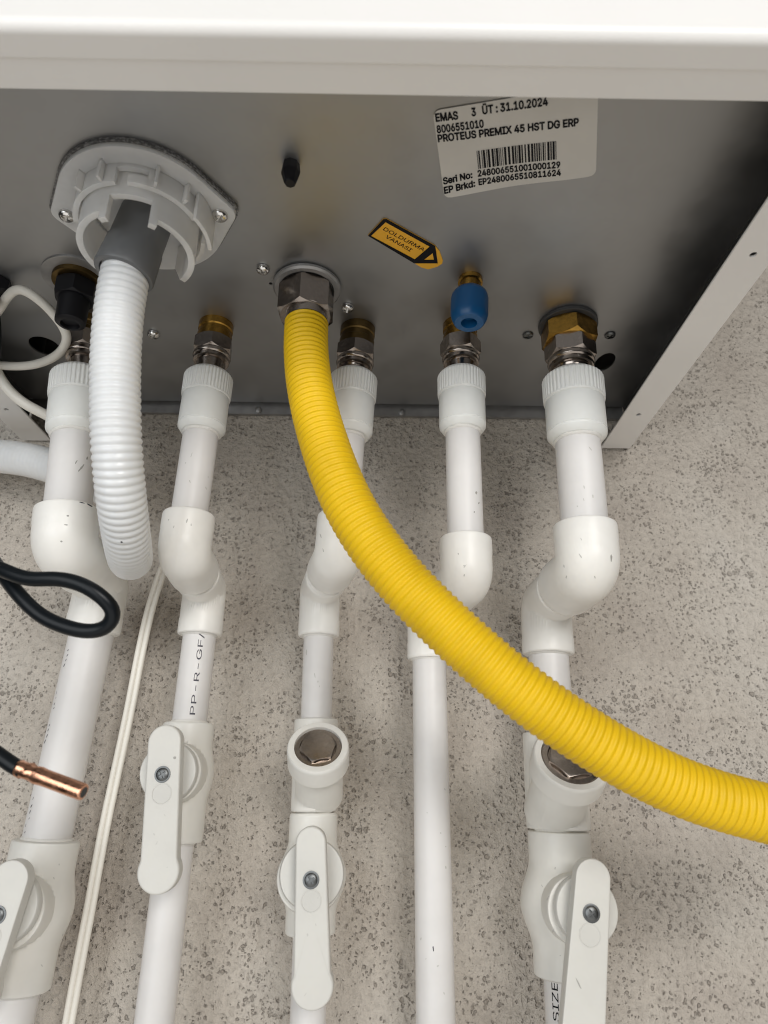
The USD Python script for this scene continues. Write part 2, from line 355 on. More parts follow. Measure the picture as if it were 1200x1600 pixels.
part(TG, 'lettering', plane_text('DOLDURMA', (597, 357.5), (661, 391.5), .0027, -.0006), 'ink', smooth=False)
part(TG, 'lettering', plane_text('VANASI', (601, 369.5), (640.5, 392), .0027, -.0006), 'ink', smooth=False)

# ------------------------------------------------------------------ white plastic pipe runs
def socket_prof(L, r):
    return [(0, r * .93), (.0006, r * .985), (.002, r), (L - .002, r), (L - .0006, r * .985), (L, r * .93)]
def elbow(P0, P1, P2, r, ls1, ls2):
    d0, d1 = nrm(P1 - P0), nrm(P2 - P1)
    n = nrm(np.cross(d0, d1)); ang = math.acos(np.clip(d0 @ d1, -1, 1)); rc = .5 * r; tl = rc * math.tan(ang / 2)
    ctr = P1 - d0 * tl + np.cross(n, d0) * rc; a0 = P1 - d0 * tl - ctr; th = np.linspace(0, 2 * np.pi, 56, endpoint=False); rg = []
    for t in np.linspace(0, ang, 15):
        er = nrm(a0 * math.cos(t) + np.cross(n, a0) * math.sin(t)); c_ = ctr + er * rc
        rg.append(c_ + r * .985 * (np.cos(th)[:, None] * er + np.sin(th)[:, None] * n))
    bend = m3.Manifold.batch_boolean([m3.Manifold.hull_points(np.vstack([rg[q], rg[q + 1]])) for q in range(14)], m3.OpType.Add)
    return (half2(P1, -d0, ls1, tl, r) + half2(P1, d1, ls2, tl, r) + bend).simplify(1e-5)
def half2(P1, d, l, tl, r): return man(lathe(P1 + d * l, -d, [(0, r * .94), (.0007, r * .985), (.002, r), (.011, r), (.0116, r * .985), (l - tl + .0003, r * .985)], 56))
def bead(P, d, r, seed=0):
    """the uneven bead of melted plastic where a pipe enters a socket"""
    q = np.random.default_rng(seed); ph = q.uniform(0, 6.28, 4)
    def rm(th, i): return 1 + (.012 * np.sin(2 * th + ph[0]) + .01 * np.sin(5 * th + ph[1]) + .006 * np.sin(9 * th + ph[2])) * (1 if 1 <= i <= 3 else 0)
    return lathe(P, d, [(-.001, r * .98), (-.0008, r * 1.05), (0, r * 1.085), (.0009, r * 1.05), (.0014, r * .98)], 48, rm)
def adapter(top, d, L, R_):
    """knurled collar over a smooth socket; returns the two meshes"""
    n = 264; k = 44
    def rm(th, i):
        w = 1; g = .5 + .5 * np.cos(th * k); return 1 - (.032 * np.clip(1.4 * g - .2, 0, 1) if 2 <= i <= 4 else 0 * g)
    kn = lathe(top, d, [(0, R_ * .62), (0, R_ * .84), (.0022, R_ * .97), (.0034, R_), (L * .36, R_ * .995), (L * .385, R_ * .985), (L * .40, R_ * .975), (L * .42, R_ * .9)], n, rm)
    so = lathe(top + d * L * .40, d, [(0, R_ * .9), (.0001, R_ * .945), (L * .36, R_ * .945), (L * .47, R_ * .945), (L * .475, R_ * .925), (L * .485, R_ * .925), (L * .49, R_ * .945), (L * .52, R_ * .935), (L * .588, R_ * .80), (L * .6, R_ * .74)], 56)
    return kn, so
def pipe_text(txt, P, d, r, h, length, ang):
    """lettering wrapped round the pipe, reading upwards; P: lower end on the axis, ang: turn away from the front towards the right"""
    u = -nrm(d); s, b, a = frame(u)                      # b: towards the viewer
    s = np.cross(u, b); flip = 1 if u[2] > 0 else -1; s = s if s[0] > 0 else -s
    t = meshkit.text_mesh(txt, 1.0, .02, False); t = t.subdivide().subdivide(); v = np.array(t.vertices); k = length / v[:, 0].max()
    th = ang - flip * (v[:, 1] - .5) * h / r; rr = r + .00012 + v[:, 2] * .004
    t.vertices = P + (v[:, :1] * k) * u + (np.cos(th) * rr)[:, None] * b + (np.sin(th) * rr)[:, None] * s
    if (t.face_normals * (t.triangles_center - P - ((t.triangles_center - P) @ u)[:, None] * u)).sum() < 0: t.invert()
    return t
def on_axis(A, Bp, py):
    """the point of the line A-B that is seen at picture row py"""
    lo, hi = -3.0, 4.0
    f = lambda t: (lambda q: q[1] / q[2] * F + 800)(R.T @ (A + (Bp - A) * t - C)) - py
    s0 = np.sign(f(0) - f(1))
    for _ in range(60):
        m = (lo + hi) / 2
        if np.sign(f(m)) == s0 * 1: hi_ = True
        if (f(m) < 0) == (f(1) > f(0)): lo = m
        else: hi = m
    return A + (Bp - A) * lo

def valve(T, Cc, d, rs, rb, top, bot, hand, Yh, hub_px, hub_r, hw, rl_):
    """ball valve: Cc centre on the axis, top/bot the ends of its sockets; hand = (top px, screw px, bottom px)"""
    h0, h1 = (top - Cc) @ d, (bot - Cc) @ d            # h0 < 0 < h1 along d (down)
    k = rb * .98
    prof = [(h0, rs * .93), (h0 + .0008, rs * .985), (h0 + .002, rs), (-k * 1.05, rs)]
    for t in np.linspace(-1, 1, 15): prof.append((k * .92 * t, rs + (rb - rs) * (.5 + .5 * math.cos(math.pi * t)) ** .8))
    prof += [(k * 1.05, rs), (h1 - .002, rs), (h1 - .0008, rs * .985), (h1, rs * .93)]
    body = man(lathe(Cc, d, prof, 110))
    hubc = at(*hub_px, y=Yh + .013); out = nrm(np.array([hubc[0] - Cc[0], hubc[1] - Cc[1], hubc[2] - Cc[2]]))
    out = nrm(out * .5 + np.array([0, -1.0, 0]) * .5)
    o0 = hubc - out * .006
    L0 = (o0 - Cc) @ out
    body = body + man(lathe(Cc + out * .004, out, [(0, hub_r * 1.0), (L0 - .012, hub_r * 1.04), (L0 - .0062, hub_r * 1.04), (L0 - .0050, hub_r * 1.01), (L0 - .0048, hub_r * .93)], 110, ref=(0, 0, 1)))
    vb = part(T, 'valve_body', body, 'valve', smooth=38)
    neck = lathe(Cc, out, [(.004, hub_r * .8), (L0 + .001, hub_r * .8)], 40, ref=(0, 0, 1))
    for q, pp in enumerate((top - d * .0003, bot + d * .0003)): part(T, 'weld_bead', bead(pp, -d if q == 0 else d, rl_, q + int(hub_px[0])), 'fitting')
    part(T, 'valve_stem', neck, 'fitting')
    hd = part(T, 'valve_hub', lathe(o0, out, [(0, hub_r * .97), (.0006, hub_r), (.0045, hub_r), (.0058, hub_r * .96), (.0060, hub_r * .9)], 48, ref=(0, 0, 1)), 'handle')
    A, S_, E_ = (at(*p, y=Yh) for p in hand)
    e = nrm(A - E_); f = np.cross(np.array([0, -1.0, 0]), e); f = nrm(f); Lt = (A - S_) @ e; Lb = (S_ - E_) @ e
    if f[0] < 0: f = -f
    # outline in (right, up) about the screw
    w0, w1, w2 = hw
    pg = unary_union([sg.Polygon([(-w1 / 2, -Lb + w2 / 2), (w1 / 2, -Lb + w2 / 2), (w0 / 2, Lt - w0 / 2), (-w0 / 2, Lt - w0 / 2)]), sg.Point(0, Lt - w0 / 2).buffer(w0 / 2, 24), sg.Point(0, -Lb + w2 / 2).buffer(w2 / 2, 24)]).buffer(.003).buffer(-.003).buffer(-.002).buffer(.002)
    ez = np.cross(f, e); 
    if ez[1] > 0: e2, f2 = e, -f; pg = affinity.scale(pg, -1, 1, origin=(0, 0))
    else: e2, f2 = e, f
    hm = extr(pg, S_, f2, e2, -.0085, 0, .0014)
    HD = part(T, 'handle', hm, 'handle', smooth=38)
    n = np.cross(f2, e2); sr = .0042
    part(HD, 'screw', cat(lathe(S_, n, [(-.002, sr * 1.15), (.0004, sr * 1.15), (.0005, sr)], 28, ref=(0, 0, 1)), cross_screw(S_ + n * .0003, n, sr * .9, .0013, .6)), 'screw')
    for sg_ in ((S_ - e * (sr * 2.6)),):                  # moulded ring below the screw
        rr = lathe(sg_, n, [(-.001, .0062), (.00022, .0061), (.00024, .0056), (.00002, .0054)], 32, ref=(0, 0, 1)); part(HD, 'moulded_ring', rr, 'handle') 
    return HD

def strainer(T, A0, A1, ytop, ybot, rs, a, face_px, Rc, plug_r):
    """side branch for a filter: vertical body with a boss that slants outwards and up, a metal plug in its mouth"""
    d = nrm(A1 - A0); pt, pb = on_axis(A0, A1, ytop), on_axis(A0, A1, ybot); L = (pb - pt) @ d
    body = man(lathe(pt, d, socket_prof(L, rs), 48))
    fc = face_px                                       # 3-D centre of the boss face
    t = ((fc - pt) @ d - (a @ d) * ((fc - pt) @ a)) / (1 - (a @ d) ** 2); O = pt + d * t; Lf = (fc - O) @ a
    O = fc - a * Lf
    boss = man(lathe(O, a, [(0, Rc * .80), (Lf - .0165, Rc * .80), (Lf - .0155, Rc * .96), (Lf - .0145, Rc), (Lf - .0025, Rc), (Lf - .0008, Rc * .985), (Lf, Rc * .95)], 56, ref=(0, 0, 1)))
    cut = man(lathe(fc, a, [(-.006, plug_r * 1.03), (.01, plug_r * 1.03)], 48, ref=(0, 0, 1)))
    part(T, 'filter_body', (body + boss) - cut, 'valve', smooth=38)
    pl = man(lathe(fc, a, [(-.0055, plug_r), (-.002, plug_r), (-.0012, plug_r * .96), (-.0011, plug_r * .8), (-.0022, plug_r * .76), (-.0023, .0005)], 48, ref=(0, 0, 1)))
    hx = man(hexprism(fc, a, -.003, .0012, plug_r * 1.42, .3, .07))
    part(T, 'filter_plug', pl + hx, 'plug', smooth=30)

PIPES = {}
def run(label, Yu, Yl, top, el, low, bot, ru, rl, Re, Rel, yad, Rad, brass, union, base):
    """top/el/low/bot: pixels of the axis; yad = rows of the adapter's top and bottom"""
    Pt = at(*top, y=Yu); P1 = at(*el, y=Yu); d = nrm(P1 - Pt)
    P2 = at(low[0], 900, y=Yl); P2 = np.array([0, Yl, P1[2] - .002]); 
    Bb = at(*bot, y=Yl); Lw = at(*low, y=Yl); dl = nrm(Bb - Lw)
    P2 = Lw + dl * ((P1[2] - .003 - Lw[2]) / dl[2])
    End = Bb + dl * .16
    T = thing('plastic_pipe', label, 'pipe', (P2[0], Yl, End[2]))
    at0 = on_axis(Pt, P1, yad[0]); at1 = on_axis(Pt, P1, yad[1]); L = (at1 - at0) @ d
    kn, so = adapter(at0, d, L, Rad)
    part(T, 'knurled_collar', kn, 'adapter', smooth=25); part(T, 'adapter_socket', so, 'adapter')
    Z0 = at0 - d * (at0[2] / d[2])                      # where the axis meets the underside
    H = (at0 - Z0) @ d
    union(T, Z0, d, H)
    l = .0345 if ru < .013 else .037
    l1 = l - (.0075 if top[0] > 200 else .0115)
    part(T, 'pipe', lathe(at1 - d * .012, d, [(0, ru), (((P1 - at1) @ d) - l1 + .018, ru)], 48), 'pipe')
    part(T, 'elbow', elbow(Pt, P1, P2, Re, l1, l), 'fitting')
    dm = nrm(P2 - P1); part(T, 'pipe', lathe(P1 + dm * (l - .006), dm, [(0, ru), (np.linalg.norm(P2 - P1) - 2 * l + .012, ru)], 40), 'pipe')
    part(T, 'elbow', elbow(P1, P2, End, Rel, l * Rel / Re, l * 1.0), 'fitting')
    for q, (pp, dd, rr) in enumerate(((P1 - d * l1, -d, ru), (at1 + d * .0005, d, ru), (P2 + dl * l, dl, rl))): part(T, 'weld_bead', bead(pp, dd, rr, q + int(top[0])), 'fitting')
    return T, P2, End, l

def union_std(af, rb, hb, hn0, hn1, rot=.35, mat='brass', hexb=False, nut='nickel'):
    def f(T, Z, d, H, hb=hb * 1.17, hn0=hn0 * 1.17, hn1=hn1 * 1.17):
        if hexb:
            part(T, 'washer', lathe(Z, d, [(0, rb * 1.24), (.0006, rb * 1.28), (.0030, rb * 1.28), (.0036, rb * 1.22)], 48), 'dark')
            bm = hexprism(Z, d, .0034, hb, rb * 2.12, .50)
        else:
            bm = lathe(Z, d, [(0, rb * 1.0), (hb * .35, rb), (hb * .4, rb * .93), (hb * .6, rb * .93), (hb * .65, rb), (hb, rb), (hb + .001, rb * .9)], 40)
        part(T, 'brass_fitting', bm, mat)
        nutm = hexprism(Z, d, hn0, hn0 + (hn1 - hn0) * .62, af, rot)
        N = part(T, 'union_nut', nutm, nut, smooth=30)
        q = hn0 + (hn1 - hn0) * .6; e = hn1 - q
        part(N, 'collar', lathe(Z, d, [(q, af * .47), (q + e * .12, af * .51), (q + e * .42, af * .53), (q + e * .52, af * .515), (q + e * .58, af * .49), (q + e * .68, af * .505), (q + e * .92, af * .495), (q + e, af * .44)], 44), nut)
        part(T, 'nipple', lathe(Z, d, [(hb - .004, rb * .7), (hn1 - .001, rb * .78), (hn1 + .001, rb * .82), (H * .5 + hn1 * .5, rb * .74), (H + .004, rb * .74)], 36), nut)
    return f
sets = [
 dict(label='leftmost thick white pipe, behind the white corrugated hose, valve handle cut by photo edge', Yu=-.122, Yl=-.05, top=(125, 600), el=(100, 855), low=(137, 1020), bot=(78, 1290), ru=.0148, rl=.0150, Re=.0202, Rel=.0190, yad=(586, 682), Rad=.0200, brass=0, union=union_std(.0225, .0105, .014, .012, .030, .2, 'brassold'), base=0),
 dict(label='white pipe printed PP-R-GF with a long white valve handle, beside the thin twin cable', Yu=-.118, Yl=-.045, top=(325, 600), el=(287, 866), low=(304, 1060), bot=(243, 1580), ru=.0119, rl=.0117, Re=.0169, Rel=.0158, yad=(586, 678), Rad=.0172, brass=0, union=union_std(.0255, .0125, .013, .012, .028, .35), base=0),
 dict(label='middle white pipe behind the yellow hose, round metal filter plug above its white valve handle', Yu=-.116, Yl=-.040, top=(552, 600), el=(529, 868), low=(496, 1060), bot=(482, 1560), ru=.0112, rl=.0108, Re=.0160, Rel=.0150, yad=(588, 684), Rad=.0172, brass=0, union=union_std(.0258, .0128, .015, .014, .030, .55, 'brassold'), base=0),
 dict(label='plain white pipe without any valve, below the blue cap', Yu=-.122, Yl=-.045, top=(721, 600), el=(729, 905), low=(671, 1060), bot=(679, 1500), ru=.0118, rl=.0119, Re=.0168, Rel=.0155, yad=(585, 676), Rad=.0170, brass=0, union=union_std(.0255, .0125, .014, .012, .029, .15), base=0),
 dict(label='rightmost thick white pipe marked SIZE, its metal filter plug half hidden by the yellow hose', Yu=-.126, Yl=-.05, top=(895, 600), el=(919, 890), low=(859, 1060), bot=(889, 1580), ru=.0150, rl=.0140, Re=.0202, Rel=.0182, yad=(590, 690), Rad=.0212, brass=0, union=union_std(.0312, .0165, .016, .015, .034, .3, 'brass', True), base=0)]
for i, kw in enumerate(sets):
    T, P2, End, l = run(**kw); Yl, rl = kw['Yl'], kw['rl']; d = nrm(End - P2)
    ax = lambda py: on_axis(P2, End, py)
    PIPES[i] = (T, P2, End, d)
    start = P2 + d * (l - .008)
    def seg(a, b): part(T, 'pipe', lathe(a, d, [(0, rl), ((b - a) @ d, rl)], 48), 'pipe')
    if i == 0:
        seg(start, ax(1318)); seg(ax(1535), End)
        valve(T, ax(1418), d, .0205, .0245, ax(1312), ax(1547), ((36, 1346), (-4, 1430), (-48, 1600)), Yl - .048, (6, 1418), .0195, (.021, .022, .026), rl)
        for k, (y0, y1, an) in enumerate(((1018, 1048, -.68), (1085, 1112, -.78), (1128, 1165, -.80), (1245, 1302, -.74))):
            a0 = ax(y1); mk = [meshkit.text_mesh('-', .003, .0001)]
            rr = random.Random(k); q = []
            s, b_, a_ = frame(-d); s = s if s[0] > 0 else -s
            Lm = np.linalg.norm(ax(y0) - a0); x = 0
            while x < Lm:
                w = rr.uniform(.0008, .0028); h = rr.uniform(.0008, .0022); o_ = rr.uniform(-.0012, .0012)
                th = an + np.array([o_, o_ + h * .6, o_ + h, o_ + h * .4]) / rl
                xs = x + np.array([0, w * .2, w, w * .8])
                pv = a0 - d * xs[:, None] + (rl + .00015) * (np.cos(th)[:, None] * b_ + np.sin(th)[:, None] * s)
                tt = trimesh.Trimesh(pv, [[0, 1, 2], [0, 2, 3]], process=False)
                if (tt.face_normals[0] @ (pv[0] - (a0 - d * xs[0]))) < 0: tt.invert()
                q.append(tt); x += w + rr.uniform(.0008, .003)
            part(T, 'worn_print', cat(*q), 'pinkink', smooth=False)
    if i == 1:
        seg(start, ax(1140)); seg(ax(1305), End)
        valve(T, ax(1208), d, .0172, .0200, ax(1130), ax(1316), ((259, 1132), (254, 1210), (246, 1399)), Yl - .046, (262, 1206), .0180, (.0205, .0215, .0245), rl)
        part(T, 'printed_text', pipe_text('PP-R-GF/', ax(1121), d, rl, .0035, float(np.linalg.norm(ax(1121) - ax(994))), .36), 'pinkink', smooth=False)
    if i == 2:
        seg(start, ax(1135)); seg(ax(1450), End)
        a = nrm(np.array([.02, -math.cos(.62), math.sin(.62)]))
        strainer(T, P2, End, 1124, 1268, .0152, a, at(497, 1166, y=Yl - .040), .0198, .0147)
        valve(T, ax(1368), d, .0158, .0222, ax(1270), ax(1459), ((487, 1291), (486, 1375), (490, 1581)), Yl - .046, (487, 1366), .0196, (.0180, .0210, .0238), rl)
    if i == 3:
        seg(start, End)
    if i == 4:
        seg(start, ax(1160)); seg(ax(1510), End)
        a = nrm(np.array([.06, -math.cos(.62), math.sin(.62)]))
        strainer(T, P2, End, 1146, 1296, .0205, a, at(893, 1184, y=Yl - .046), .0232, .0180)
        valve(T, ax(1412), d, .0198, .0262, ax(1298), ax(1526), ((931, 1342), (924, 1427), (910, 1680)), Yl - .052, (918, 1422), .0185, (.0200, .0235, .0250), rl)
        part(T, 'printed_text', pipe_text('SIZE', ax(1590), d, rl, .0042, float(np.linalg.norm(ax(1590) - ax(1529))), -.80), 'ink', smooth=False)

# ------------------------------------------------------------------ yellow gas hose
def corrugated(pts, r, pitch, amp, n=44, sub=8, taper=None):
    p, s = spline(pts, pitch / sub); jit = meshkit.fbm(np.stack([s * 60, s * 0, s * 0], 1), 3, 5) - .5; ph = 2 * np.pi * s / pitch + jit * .7; amp = amp * (1 + jit * .4); c_ = .5 + .5 * np.cos(ph)
    rad = r - amp * (1 - c_) ** 1.15
    if taper is not None: rad = r - amp * (1 - c_) ** 1.6 * taper(s / s[-1])
    return sweep(p, rad, n)
ypx = [(479, 506, -.167), (483, 596, -.173), (509, 700, -.183), (551, 800, -.190), (622, 900, -.194), (700, 980, -.195), (816, 1080, -.192), (965, 1180, -.184), (1065, 1230, -.178), (1200, 1271, -.172), (1330, 1298, -.166), (1420, 1310, -.16)]
yp = [at(a, b, y=c) for a, b, c in ypx]
Z = at(480, 446, z=0); dY = nrm(yp[0] - Z)
G = thing('gas_hose', 'yellow corrugated hose curving from a hexagon nut across the pipes to the right', 'hose', Z)
part(G, 'hose', corrugated(yp, .0143, .0039, .0010), 'yellow', smooth=True)
wr = lathe(Z, (0, 0, -1), [(0, .0215), (.0012, .0228), (.003, .0228), (.0042, .0215), (.0042, .0185), (.0030, .0175), (.0008, .0172)], 48)
part(G, 'washer', wr, 'back')
zt, zb = at(480, 449, y=-.167)[2], at(480, 498, y=-.167)[2]
part(G, 'hexagon_nut', hexprism(Z, (0, 0, -1), .0035, .0262, .0335, .62, .1), 'nickel', smooth=30)
part(G, 'collar', lathe(Z, dY, [(.022, .0138), (.0268, .0138), (.0272, .0132), (.034, .0132), (.0345, .0122)], 44), 'nickel')

# ------------------------------------------------------------------ condensate drain holder, its grey spigot and the white hose
cA, cB = at(105, 334, z=-.005), at(344, 334, z=-.005); cc = (cA + cB) / 2; ex = nrm(cB - cA); ey = np.cross(ex, np.array([0, 0, 1.0]))
hs = np.linalg.norm(cB - cA) / 2; front = at(212, 219, z=-.003)
Rb = abs((front - cc) @ ey) * .985
K = thing('drain_holder', 'milky white plastic drain holder screwed to the boiler underside, grey spigot inside', 'drain holder', (cc[0], cc[1], -.035))
pg = unary_union([sg.Point(0, 0).buffer(Rb, 48), sg.Point(hs + .001, 0).buffer(.0085, 24), sg.Point(-hs - .001, 0).buffer(.0085, 24)]).convex_hull
O = np.array([cc[0], cc[1], 0.0]); eY = -ey if np.cross(ex, -ey)[2] < 0 else ey
part(K, 'gasket', extr(pg.buffer(.0006), O, ex, eY, 0.0002, .0024), 'gasket')
part(K, 'flange_plate', extr(pg.buffer(-.0006), O, ex, eY, .0027, .0058, .0008), 'cup')
for s in (-1, 1):
    part(K, 'screw', cross_screw(O + ex * s * hs + np.array([0, 0, -.0057]), (0, 0, -1), .0046, .0034, .8), 'zinc')
def arc_ring(r0, r1, z0, z1, a0, a1, cuts=()):
    """a curved wall about the holder's axis between angles a0 and a1 (degrees, 0 = right, 90 = towards the viewer)"""
    m_ = max(2, int(abs(a1 - a0) / 4)); th = np.radians(np.linspace(a0, a1, m_ + 1)); rings = []
    for t in th:
        er = ex * math.cos(t) + eY * math.sin(t)
        b0 = z0(math.degrees(t)) if callable(z0) else z0; b1 = z1(math.degrees(t)) if callable(z1) else z1
        rings.append([O + er * r0 - np.array([0, 0, b0]), O + er * r1 - np.array([0, 0, b0]), O + er * r1 - np.array([0, 0, b1]), O + er * r0 - np.array([0, 0, b1])])
    return ring_mesh(rings)
fr = 90 if (eY @ np.array([0, -1, 0])) > 0 else -90
a_ = lambda d_: d_ * (1 if fr > 0 else -1)
up = cat(arc_ring(.0332, .0362, .0055, .0185, a_(93), a_(168)), arc_ring(.0332, .0362, .0055, .0085, a_(66), a_(93)), arc_ring(.0332, .0362, .0130, .0185, a_(66), a_(82)), arc_ring(.0332, .0362, .0055, .0185, a_(14), a_(66)))
part(K, 'outer_band', up, 'cup', smooth=30)
for dg in (128, 104, 60, 34):
    t = math.radians(a_(dg)); er = ex * math.cos(t) + eY * math.sin(t); et = np.cross(er, np.array([0, 0, 1.0]))
    bx = trimesh.creation.box((.0042, .0016, .0125)); v = np.array(bx.vertices); bx.vertices = O + er * .0380 + v[:, :1] * er + v[:, 1:2] * et + (v[:, 2:3] - .0118) * np.array([0, 0, 1.0])
    if bx.volume < 0: bx.invert()
    part(K, 'rib', bx, 'cup', smooth=False)
def low_edge(base, notch):
    return base
ringm = cat(arc_ring(.0284, .0320, .0055, .0335, a_(106), a_(208)), arc_ring(.0284, .0320, .0055, .0385, a_(99), a_(107)),
            arc_ring(.0284, .0320, .0055, .0232, a_(58), a_(100)), arc_ring(.0284, .0320, .0055, .0385, a_(51), a_(58.5)),
            arc_ring(.0284, .0320, .0055, .0340, a_(-46), a_(52)), arc_ring(.0284, .0320, .0055, lambda d_: .0340 - .0009 * max(0, abs(d_) - 50), a_(-62), a_(-46)))
part(K, 'inner_collar', ringm, 'cup', smooth=30)
part(K, 'side_lug', arc_ring(.0385, .0408, .0055, .0245, a_(-12), a_(24)), 'cup', smooth=30)
part(K, 'side_lug', arc_ring(.0340, .0362, .0055, .0190, a_(-40), a_(-14)), 'cup', smooth=30)
sb = at(193, 430, y=cc[1] + .002); st = np.array([cc[0] + .003, cc[1], -.004]); ds = nrm(sb - st); Ls = np.linalg.norm(sb - st)
part(K, 'spigot', lathe(st, ds, [(0, .0148), (Ls * .55, .0152), (Ls * .58, .0158), (Ls * .9, .0166), (Ls * .97, .0168), (Ls, .0162), (Ls + .0002, .0136), (Ls - .004, .0134)], 48), 'grey', label='grey plastic spigot holding the hose end')
hp = [sb - ds * .008] + [at(a, b, y=c) for a, b, c in ((183, 520, -.222), (180, 600, -.216), (182, 690, -.207), (188, 762, -.193), (196, 826, -.170), (202, 864, -.143), (204, 872, -.115), (198, 838, -.090), (172, 768, -.074), (112, 738, -.060), (40, 718, -.048), (-40, 712, -.04), (-120, 715, -.04))]
Hs = thing('drain_hose', 'white corrugated drain hose hanging from the grey spigot and bending back under', 'hose', hp[0])
part(Hs, 'hose', corrugated(hp, .0134, .0039, .00075, n=44, sub=8, taper=lambda u: np.clip(1 - (u - .28) * 3.8, .16, 1)), 'hosewhite', smooth=True)

# ------------------------------------------------------------------ filling valve with a blue cap
Z = at(735, 437, z=0); dB = nrm(at(733, 500, y=Z[1]) - Z); hb_ = np.linalg.norm(at(734, 505, y=Z[1]) - Z)
Q = thing('filling_valve', 'short brass filling stem closed with a dark blue plastic cap', 'valve cap', Z)
part(Q, 'brass_stem', lathe(Z, dB, [(0, .0082), (.003, .0082), (.0035, .0070), (.008, .0070), (.012, .006)], 36), 'brass')
h0 = .0098; Lc = hb_ - h0
cap = man(lathe(Z + dB * h0, dB, [(0, .0080), (.001, .0098), (.0035, .0117), (.006, .0122), (Lc * .74, .0121), (Lc * .86, .0114), (Lc * .96, .0103), (Lc, .0092)], 40, rmod=lambda th, i: 1 + .012 * np.cos(th * 8)))
cap = cap - man(lathe(Z + dB * (h0 + Lc - .006), dB, [(0, .0048), (.01, .0056)], 32))
part(Q, 'blue_cap', cap, 'blue')

# ------------------------------------------------------------------ black cable glands at the left
Z = at(122, 436, z=0)
K2 = thing('cable_gland', 'black cable gland in a rusty ring, just left of the white corrugated hose', 'cable gland', Z)
part(K2, 'washer', lathe(Z, (0, 0, -1), [(0, .0228), (.0010, .0228), (.0012, .0218)], 48), 'back')
part(K2, 'rusty_ring', lathe(Z + np.array([0, 0, -.0012]), (0, 0, -1), [(0, .0160), (.003, .0158), (.0035, .014)], 40), 'brassold')
part(K2, 'gland_nut', hexprism(Z, (.0, .05, -1), .004, .017, .0235, .2), 'black', smooth=30)
part(K2, 'gland_stem', lathe(Z, (0, .05, -1), [(.016, .0098), (.034, .0095), (.0352, .0082), (.0356, .006), (.033, .0055)], 36), 'black')
Z = at(-12, 440, z=0)
K3 = thing('cable_gland', 'black cable gland half cut off by the left photo edge', 'cable gland', Z)
part(K3, 'gland_nut', hexprism(Z, (0, 0, -1), 0, .010, .0235, .2), 'black', smooth=30)
part(K3, 'cable', sweep(spline([Z + np.array([0, 0, -.008]), at(-10, 480, y=Z[1] - .002), at(-6, 520, y=Z[1]), at(-12, 580, y=Z[1] + .01), at(-40, 640, y=Z[1] + .03)], .002)[0], .0032, 16), 'cable')

# ------------------------------------------------------------------ cables
def cable(pts, r, step=.002, n=18): return sweep(spline([at(a, b, y=c) for a, b, c in pts], step)[0], r, n)
def zcable(pts, r): return sweep(spline([at(a, b, z=c) for a, b, c in pts], .002)[0], r, 18)
single('white_cable', zcable([(-70, 560, -.016), (-25, 512, -.014), (2, 478, -.012), (14, 461, -.011), (33, 453, -.011), (60, 468, -.014), (86, 494, -.019), (103, 521, -.026), (98, 545, -.030), (76, 562, -.030), (45, 571, -.028), (0, 571, -.026), (-50, 565, -.024)], .0031), 'cord',
       'white cable looping below the black glands at the left photo edge', 'cable')
single('white_cable', cable([(-40, 520, -.10), (-8, 574, -.10), (8, 602, -.098), (35, 628, -.094), (75, 650, -.088), (105, 664, -.082), (140, 668, -.075), (150, 640, -.06), (140, 600, -.04)], .0038), 'cord',
       'white cable slipping behind the leftmost pipe, below the looped cable', 'cable')
tw = [(300, 690, -.012), (296, 780, -.012), (270, 850, -.024), (256, 886, -.030), (246, 914, -.032), (223, 1002, -.034), (204, 1100, -.032), (183, 1200, -.03), (160, 1310, -.03), (140, 1420, -.03), (123, 1510, -.03), (106, 1605, -.03), (85, 1720, -.03)]
TC = thing('twin_cable', 'thin flat white twin cable hanging between the two leftmost pipes', 'cable', at(160, 1310, y=-.03))
pt, _ = spline([at(a, b, y=c) for a, b, c in tw], .004)
for s in (-1, 1): part(TC, 'strand', sweep(pt + np.array([s * .00185, s * .0003, 0]), .0020, 14), 'cord', smooth=True)
single('black_cable', cable([(-60, 850, -.20), (-15, 882, -.205), (10, 893, -.208), (45, 904, -.21), (90, 905, -.212), (128, 914, -.212), (160, 934, -.21), (176, 957, -.206), (168, 977, -.202), (140, 986, -.2), (105, 980, -.2), (65, 962, -.2), (32, 932, -.2), (8, 902, -.196), (-15, 870, -.19), (-50, 830, -.18)], .0037), 'cable',
       'black cable bent into a flat loop in front of the leftmost pipe', 'cable')
SN = thing('temperature_sensor', 'copper tipped sensor on a black cable, in front of the leftmost pipe', 'sensor', at(30, 1200, y=-.2))
part(SN, 'cable', cable([(-60, 1140, -.2), (-20, 1168, -.2), (5, 1185, -.2), (24, 1198, -.2), (36, 1204, -.2)], .0036), 'cable')
c0, c1 = at(29, 1200, y=-.2), at(131, 1238, y=-.205); dd = nrm(c1 - c0); Lc = np.linalg.norm(c1 - c0)
part(SN, 'tip_end', lathe(c1, dd, [(-.0004, .0024), (.00012, .0024)], 24), 'dark')
def cr(th, i): return 1 + (.10 * np.sin(th * 3 + i * 2.1) * (i in (2, 3, 4, 5, 6)))
part(SN, 'copper_tip', lathe(c0, dd, [(0, .0036), (.0006, .0039), (.002, .0038), (.004, .0034), (.006, .0039), (.008, .0034), (.010, .0037), (.0115, .0040), (.014, .0037), (Lc - .001, .0037), (Lc - .0002, .0034), (Lc, .0025)], 36, cr), 'copper')

